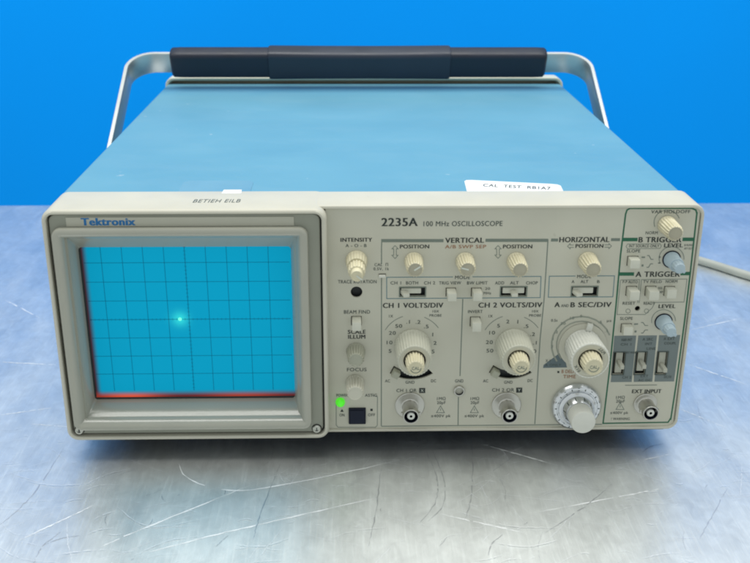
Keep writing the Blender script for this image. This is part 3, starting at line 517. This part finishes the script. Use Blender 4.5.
# dark dots on two of the skirts
def dual_knob(x, z, name_m, outer, inner, flo=34, fli=18, label=None, ring='panel', recess=1.6):
    rb, L, rt = outer; ib, iL, it = inner
    bm = bmesh.new(); n = flo * 6
    lathe(bm, [(rb - .3, 0), (rb, -.5), (rb, -1.6), (rb - .2, -2.0, .45, flo), (rt + .25, -L + 1.1, .45, flo), (rt + .05, -L + .35, .3, flo), (rt - .35, -L), (rt - .9, -L)], n, cap=False)
    lathe(bm, [(rt - .9, -L), (rt - 1.1, -L + .3), (ib + 1.0, -L + .3), (ib + .7, -L + .6)], n, cap=False, mi=1)
    lathe(bm, [(ib + .7, -L + .6), (ib + .6, -L + 3.5)], n, mi=2)
    k = finish("control_knob", bm, [name_m, ring, 'dark'], root, at(x, z), sharp=50)
    if label: tag(k, label)
    bm = bmesh.new(); n = fli * 6
    lathe(bm, [(ib, -L + 3.4, .55, fli), (ib, -L - .2, .6, fli), (it + .55, -iL + 1.2, .55, fli), (it + .2, -iL + .3, .3, fli), (it - .25, -iL), (it - .7, -iL), (it - .85, -iL + .3)], n)
    i = finish("inner_knob", bm, 'knob', k, sharp=50)
    return k, i
V1, V1i = dual_knob(18.76, 51.0, 'knobgrey', (9.5, 18.6, 8.6), (4.9, 27.0, 3.9), label="large pale grey channel 1 volts dial with ivory inner knob")
V2, V2i = dual_knob(71.5, 50.9, 'knobgrey', (9.5, 18.6, 8.6), (4.9, 26.8, 3.9), label="large pale grey channel 2 volts dial with ivory inner knob")
SD, SDi = dual_knob(108.0, 50.4, 'white', (9.6, 18.6, 9.9), (5.4, 26.0, 4.5), label="large white sweep time dial with ivory inner knob", flo=36)
for k, L, s in ((V1i, 27.0, 'CAL'), (V2i, 26.8, 'CAL'), (SDi, 26.0, 'CAL')):
    bm = bmesh.new()
    text(bm, s, -1.9, 1.9, -.9, 1.7, -L + .2, 0, .02)
    strip(bm, [(2.6 * math.cos(math.radians(t)), 2.6 * math.sin(math.radians(t))) for t in range(200, 361, 10)], .4, -L + .2)
    finish("cal_mark", bm, 'i_line', k.parent)
bm = bmesh.new()
for t0, s in ((45, 'PULL'), (215, 'X10')):
    c, s_ = math.cos(math.radians(t0)), math.sin(math.radians(t0))
    def fr(p, c=c, s_=s_): return Vector((7.7 * c - p.x * s_ - 0 * p.z, -18.36, 7.7 * s_ + p.x * c)) + Vector((p.z * c, 0, p.z * s_))
    text(bm, s, -2.2, 2.2, -.8, 1.5, 0, 0, .02, frame=fr)
finish("ring_lettering", bm, 'i_soft', SD)
bm = bmesh.new()           # clear skirt and white tab of the time dial
lathe(bm, [(12.6, -.3), (12.6, -.9), (9.7, -1.0)], 48, cap=False)
box(bm, -1.5, 1.5, -2.6, -.4, 9.4, 13.4, bev=.3, mi=1, M4=Matrix.Rotation(math.radians(12), 4, 'Y'))
finish("dial_skirt", bm, ['panel', 'white'], SD)

# intensity: a short fluted knob with a smaller one on its end
ik = None
bm = bmesh.new(); lathe(bm, [(5.2, 0), (5.5, -.4), (5.5, -1), (5.3, -1.4, .4, 18), (4.9, -9.0, .45, 18), (4.6, -9.4), (3.4, -9.4)], 108)
ik = finish("control_knob", bm, 'knob', root, at(-10.32, 98.4), sharp=50); tag(ik, "ivory dual intensity knob with a smaller knob on its end")
bm = bmesh.new(); lathe(bm, [(3.4, -9.3), (3.4, -10.4), (4.3, -10.6, .5, 16), (4.2, -17.5, .55, 16), (3.9, -18.2, .3, 16), (3.0, -18.4), (2.95, -21.8), (2.7, -22.2), (2.3, -22.2), (2.2, -22.0)], 96)
i2 = finish("inner_knob", bm, 'knob', ik, sharp=50)
bm = bmesh.new(); strip(bm, [(-.2, .3), (2.6, -2.0)], .8, -22.28); finish("pointer_line", bm, 'i_white', ik)

# trigger level knobs: pale blue sleeve with a slanted pointer cap
def level_knob(x, z, L1, L2, label):
    bm = bmesh.new()
    lathe(bm, [(4.7, -.05), (4.7, -.35), (4.1, -.4)], 48, cap=False, mi=1)
    lathe(bm, [(4.1, 0), (4.1, -.8), (3.9, -1.0), (3.65, -L1 + .5), (3.3, -L1), (2.9, -L1)], 60, cap=True)
    k = finish("control_knob", bm, ['knobblue', 'navy'], root, at(x, z), sharp=50); tag(k, label)
    bm = bmesh.new(); lathe(bm, [(2.95, -L1 + .4), (2.95, -L1 - 1, .25, 12), (2.8, -L2 + .5, .25, 12), (2.4, -L2), (.3, -L2)], 72)
    box(bm, 1.0, 3.4, -L2 - .15, -L2 + 2.6, -.8, .8, bev=.35, M4=Matrix.Rotation(math.radians(35), 4, 'Y'))
    finish("pointer_cap", bm, 'knobblue', k, sharp=50)
level_knob(149.6, 98.3, 9.2, 14.2, "pale blue level knob in the B trigger block")
level_knob(149.3, 63.7, 9.0, 13.8, "pale blue level knob in the A trigger block")

# delay dial
bm = bmesh.new()
lathe(bm, [(13.2, 0), (13.5, -.5), (13.5, -2.2), (12.9, -3.2), (12.2, -4.0), (11.6, -4.3), (11.0, -4.3), (10.7, -3.9), (10.2, -3.9), (9.9, -4.8), (8.9, -5.6), (8.6, -5.3), (8.2, -5.6), (6.9, -9.5), (6.6, -9.8), (6.2, -9.8)], 72, cap=False)
dial = finish("delay_dial", bm, 'dialm', root, at(107.1, 15.2), sharp=30); tag(dial, "silver turn counting delay dial with a plain white cap")
bm = bmesh.new(); lathe(bm, [(6.2, -9.6), (6.2, -10.2), (6.45, -10.4), (6.45, -18.6), (6.1, -19.3), (5.6, -19.5)], 60)
finish("dial_cap", bm, 'white', dial)
bm = bmesh.new()
for k in range(20):
    t = math.radians(90 + k * 18); big = k % 2 == 0
    r0, r1 = (10.95, 11.95) if not big else (10.75, 12.3)
    w = .28 if not big else .5
    c, s = math.cos(t), math.sin(t)
    A = [(r0 * c - w * s, r0 * s + w * c), (r0 * c + w * s, r0 * s - w * c), (r1 * c + w * s, r1 * s - w * c), (r1 * c - w * s, r1 * s + w * c)]
    y0, y1 = -4.36, -4.12
    f = bm.faces.new([bm.verts.new((x, (-4.37 if i < 2 else (-4.3 if not big else -4.05)), z)) for i, (x, z) in enumerate(A)])
for k in range(10):
    t = math.radians(70 + k * 36); c, s = math.cos(t), math.sin(t); r0, r1 = 7.2, 8.0
    f = bm.faces.new([bm.verts.new((x, y, z)) for x, y, z in ((r0 * c - .3 * s, -8.75, r0 * s + .3 * c), (r0 * c + .3 * s, -8.75, r0 * s - .3 * c), (r1 * c + .3 * s, -6.35, r1 * s - .3 * c), (r1 * c - .3 * s, -6.35, r1 * s + .3 * c))])
bmesh.ops.recalc_face_normals(bm, faces=bm.faces)
finish("dial_ticks", bm, 'i_soft', dial)

# buttons
for n_, x, z, w, h, L in BUTTONS:
    bm = bmesh.new(); box(bm, -w / 2, w / 2, -L, 5, -h / 2, h / 2, bev=.35)
    b = finish("push_button", bm, 'button', root, at(x, z)); tag(b, "white push button " + n_)
bm = bmesh.new(); box(bm, -4.6, 4.6, -1.2, 1.0, -4.8, 4.8, bev=.5)
box(bm, -3.9, 3.9, -1.9, -1.1, -4.0, 4.0, bev=.5)
pbm = finish("power_button", bm, 'navy', root, at(-10.2, 9.9)); tag(pbm, "dark square power button")

# slide switches: dark channel, grey slider, lever
def slide(s, lever, label):
    x0, x1, z0, z1 = s; cx, cz = (x0 + x1) / 2, (z0 + z1) / 2
    bm = bmesh.new()
    w = .5
    for a in ((x0 - w, x1 + w, z1, z1 + w), (x0 - w, x1 + w, z0 - w, z0), (x0 - w, x0, z0, z1), (x1, x1 + w, z0, z1)):
        box(bm, a[0] - cx, a[1] - cx, -.25, .3, a[2] - cz, a[3] - cz, mi=0)
    sw = finish("slide_switch", bm, 'i_line', root, at(cx, cz)); tag(sw, label)
    bm = bmesh.new(); hx = (x1 - x0) / 2; hz = (z1 - z0) / 2
    if lever < 0: box(bm, -hx + .6, hx - 2.0, .3, 4, -hz + 1.2, hz - .5, bev=.5)
    elif lever > 0: box(bm, -hx + .9, hx - .9, .3, 4, -hz + 1.2, hz - .5, bev=.5)
    lx = {-1: -hx + 2.0, 1: -.1, -2: -hx + 1.9}[lever]
    M4 = Matrix.Translation((lx, 0, -.1)) @ Matrix.Rotation(math.radians(14 if lever < 0 else 0), 4, 'Z')
    box(bm, -1.6, 1.6, -5.2, 2.0, -.9, .9, bev=.35, M4=M4)
    finish("lever", bm, 'button', sw)
slide(SLIDES[0], -1, "grey slide switch for channel choice set to the left")
slide(SLIDES[1], 1, "grey slide switch for vertical mode set to the middle")
slide(SLIDES[2], -2, "grey slide switch for sweep mode set to the left")
def toggle(s, dz, label):
    x0, x1, z0, z1 = s; cx, cz = (x0 + x1) / 2, (z0 + z1) / 2
    bm = bmesh.new(); w = .45
    for a in ((x0 - w, x1 + w, z1, z1 + w), (x0 - w, x1 + w, z0 - w, z0), (x0 - w, x0, z0, z1), (x1, x1 + w, z0, z1)):
        box(bm, a[0] - cx, a[1] - cx, -.3, .3, a[2] - cz, a[3] - cz)
    t = finish("toggle_switch", bm, 'i_soft', root, at(cx, cz)); tag(t, label)
    bm = bmesh.new()
    box(bm, -1.5, 2.2, .8, 4, -6.0 if dz < 1 else -5, 6.0, bev=.4)
    box(bm, -1.0, 1.2, -7.0, 2, dz - 1.1, dz + 1.1, bev=.4)
    finish("lever", bm, 'toggle', t)
toggle(TOGGLES[0], .9, "trigger source switch with its lever in the middle")
toggle(TOGGLES[1], 1.0, "line source switch with its lever in the middle")
toggle(TOGGLES[2], -1.2, "external coupling switch with its lever low")
# input coupling levers in the curved slots
for cx, nm in ((18.76, "1"), (71.2, "2")):
    bm = bmesh.new(); t = math.radians(241); c, s = math.cos(t), math.sin(t)
    box(bm, -1.9, 1.9, -4.2, 4, -1.9, 1.9, bev=.5, M4=Matrix.Rotation(math.radians(-(241 - 270)), 4, 'Y'))
    lv = finish("coupling_lever", bm, 'knobdim', root, at(cx + 17.8 * c, 51.2 + 17.8 * s)); tag(lv, "grey coupling lever under the channel " + nm + " dial")

# connectors
def bnc(x, z, rf, L, label):
    bm = bmesh.new()
    lathe(bm, [(rf, 0), (rf, -1.0), (rf - .4, -1.3), (rf - 1.2, -1.3)], 6 * 8, cap=False)
    lathe(bm, [(rf - 1.2, -1.3), (4.7, -1.35), (4.7, -1.8), (4.3, -2.0)], 48, cap=False)
    lathe(bm, [(4.3, -2.0), (4.1, -2.2), (4.1, -8.6), (4.4, -8.8), (4.4, -L + .4), (4.2, -L), (3.65, -L), (3.55, -L + .3)], 48, cap=False)
    lathe(bm, [(3.55, -L + .3), (3.5, -L + 7)], 48, mi=1)
    for sg in (-1, 1): box(bm, sg * 4.2 - .9, sg * 4.2 + .9, -L + 2.6, -L + 4.4, -.9, .9, bev=.3)
    j = finish("input_jack", bm, ['chrome', 'navy'], root, at(x, z), sharp=32); tag(j, label)
    bm = bmesh.new()
    lathe(bm, [(2.0, -L + 7), (2.0, -L + .6), (1.7, -L + .4), (.75, -L + .4)], 32, cap=False)
    lathe(bm, [(.75, -L + .45), (.7, -L + 2.5)], 24, mi=1)
    finish("centre_contact", bm, ['dielectric', 'dark'], j)
bnc(17.9, 15.9, 7.9, 12.8, "metal bayonet input jack of channel 1")
bnc(69.7, 15.6, 7.9, 12.8, "metal bayonet input jack of channel 2")
bnc(144.6, 15.8, 6.3, 11.4, "metal bayonet external trigger input jack")
bm = bmesh.new(); lathe(bm, [(3.0, 0), (3.0, -1.3), (2.7, -1.6), (2.2, -1.6)], 32, cap=False); lathe(bm, [(2.2, -1.6), (2.1, 3)], 32, mi=1)
g = finish("ground_jack", bm, ['chrome', 'dark'], root, at(44.0, 24.6)); tag(g, "small round ground jack")
bm = bmesh.new(); box(bm, -1.7, 1.7, -1.6, 3.5, -.6, .5, bev=.15)
finish("calibrator_terminal", bm, 'white', root, at(2.7, 90.2))
M['led'] = mat("green_lamp", (.05, .5, .03), .3, emit=(.10, .9, .02), estr=.55)
bm = bmesh.new(); lathe(bm, [(2.5, 0), (2.5, -.8), (2.3, -1.8), (1.8, -2.6), (1.0, -3.1), (.3, -3.25)], 32)
l = finish("indicator_lamp", bm, 'led', root, at(-19.2, 18.3)); tag(l, "lit green power lamp")

# dark plate added to deepen the shade under the instrument
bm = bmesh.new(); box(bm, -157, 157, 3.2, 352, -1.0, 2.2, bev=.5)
finish("underside_shade_plate", up(bm), 'rubber', root)
# feet
for sx in (-1, 1):
    for y in (45, 325):
        bm = bmesh.new()
        loops = [[Vector((12 * k * math.cos(2 * math.pi * i / 24), 9 * k * math.sin(2 * math.pi * i / 24), z)) for i in range(24)] for k, z in ((.9, 0), (1, .8), (1, 8), (1.1, 15.6))]
        loft(bm, loops, True, True)
        finish("foot", bm, 'rubber', root, (sx * 135, y, 0))

# carry handle
HX, HY, HZ = -5, 340, 145
pv = Vector((0, 150, 57)); tp = Vector((0, HY, HZ)); ax = (tp - pv).normalized(); nrm = Vector((1, 0, 0)).cross(ax).normalized()
LA = (tp - pv).length; hw = 183; R_ = 20
path = [Vector((-hw + 1, 0, 0)), Vector((-hw, LA - R_ - 60, 0))]
path = [(-hw + 8, 0), (-hw + 5, 30), (-hw, LA - R_)]
for i in range(1, 11): t = math.radians(180 - 90 * i / 10); path.append((-hw + R_ + R_ * math.cos(t), LA - R_ + R_ * math.sin(t)))
path += [(-x, y) for x, y in reversed(path)]
bm = bmesh.new(); loops = []
for i, (x, y) in enumerate(path):
    a = Vector(path[max(i - 1, 0)]); b = Vector(path[min(i + 1, len(path) - 1)]); d = (b - a).normalized(); o2 = Vector((-d.y, d.x))
    L = []
    for k, w in ((1.6, -8.2), (1.6, 8.2), (1.2, 8.8), (-1.2, 8.8), (-1.6, 8.2), (-1.6, -8.2), (-1.2, -8.8), (1.2, -8.8)):
        q = pv + ax * (y + o2.y * k) + Vector((1, 0, 0)) * (x + o2.x * k + HX) + nrm * w
        L.append(q)
    loops.append(L)
loft(bm, loops, True, True); bmesh.ops.recalc_face_normals(bm, faces=bm.faces)
handle = finish("carry_handle", up(bm), 'alu', root); tag(handle, "flat aluminium carry handle with a dark padded grip")
bm = bmesh.new()
def gsec(x, th, hh, r=4, oy=0):
    P = []
    for u, v in [(p.x, p.z) for p in rr(-th, th, -hh, hh, r, 0, 5)]:
        P.append(pv + ax * (LA + u + oy) + nrm * v + Vector((x, 0, 0)))
    return P
for mi, xs in enumerate(([(-156, 5.5, 10.4), (-154.5, 7, 11.2), (-148, 7.2, 11.4), (-100, 7.2, 11.4), (-74, 7.2, 11.4)],
                         [(-78.5, 7.2, 11.2), (-78, 7.8, 12.1), (-76.5, 8.1, 12.5), (-40, 8.3, 12.0), (0, 8.4, 11.8), (30, 8.3, 12.0), (65.5, 8.1, 12.5), (67, 7.8, 12.1), (67.5, 7.2, 11.2)],
                         [(63, 7.2, 11.4), (90, 7.2, 11.4), (137, 7.2, 11.4), (143, 7, 11.2), (144.5, 5.5, 10.4)])):
    loft(bm, [gsec(x, a, b) for x, a, b in xs], True, True, mi % 2)
bmesh.ops.recalc_face_normals(bm, faces=bm.faces)
finish("grip", up(bm), ['grip', 'gripmid'], handle)
for sx in (-1, 1):
    bm = bmesh.new()
    x0 = 163 if sx > 0 else -164.8; x1 = (hw - 8 + HX + 4) if sx > 0 else (-hw + 8 + HX - 4)
    n = 32; loops = [[Vector((x, pv.y + r * math.cos(2 * math.pi * i / n), pv.z + r * math.sin(2 * math.pi * i / n))) for i in range(n)] for x, r in ((x0, 15), (x1 - sx * 1, 15), (x1, 13.5))]
    loft(bm, loops, True, True); bmesh.ops.recalc_face_normals(bm, faces=bm.faces)
    finish("pivot_hub", up(bm), 'rim', handle)

# ---------------------------------------------------------------- power cable
def tube(bm, P0, r, n=14, seg=10):
    P = []
    for k in range(len(P0) - 1):
        a, b, c, d = (Vector(P0[max(k - 1, 0)]), Vector(P0[k]), Vector(P0[k + 1]), Vector(P0[min(k + 2, len(P0) - 1)]))
        for i in range(seg):
            u = i / seg; P.append(.5 * ((2 * b) + (c - a) * u + (2 * a - 5 * b + 4 * c - d) * u * u + (3 * b - a - 3 * c + d) * u ** 3))
    P.append(Vector(P0[-1])); loops = []
    for i, p in enumerate(P):
        d = (P[min(i + 1, len(P) - 1)] - P[max(i - 1, 0)]).normalized(); s = d.cross(Vector((0, 0, 1))).normalized(); u = s.cross(d)
        loops.append([p + s * r * math.cos(2 * math.pi * j / n) + u * r * math.sin(2 * math.pi * j / n) for j in range(n)])
    loft(bm, loops, True, True); bmesh.ops.recalc_face_normals(bm, faces=bm.faces)
bm = bmesh.new()
tube(bm, [(135, 371, 40), (142, 395, 26), (180, 402, 6), (230, 346, 3.3), (262, 306, 3.3), (282.6, 281, 3.3), (301.7, 255.6, 3.3), (330, 226, 3.3), (400, 185, 3.3), (560, 150, 3.3)], 3.3)
cable = finish("power_cable", bm, 'cable'); tag(cable, "grey power cable trailing to the right from behind the instrument", "cable")
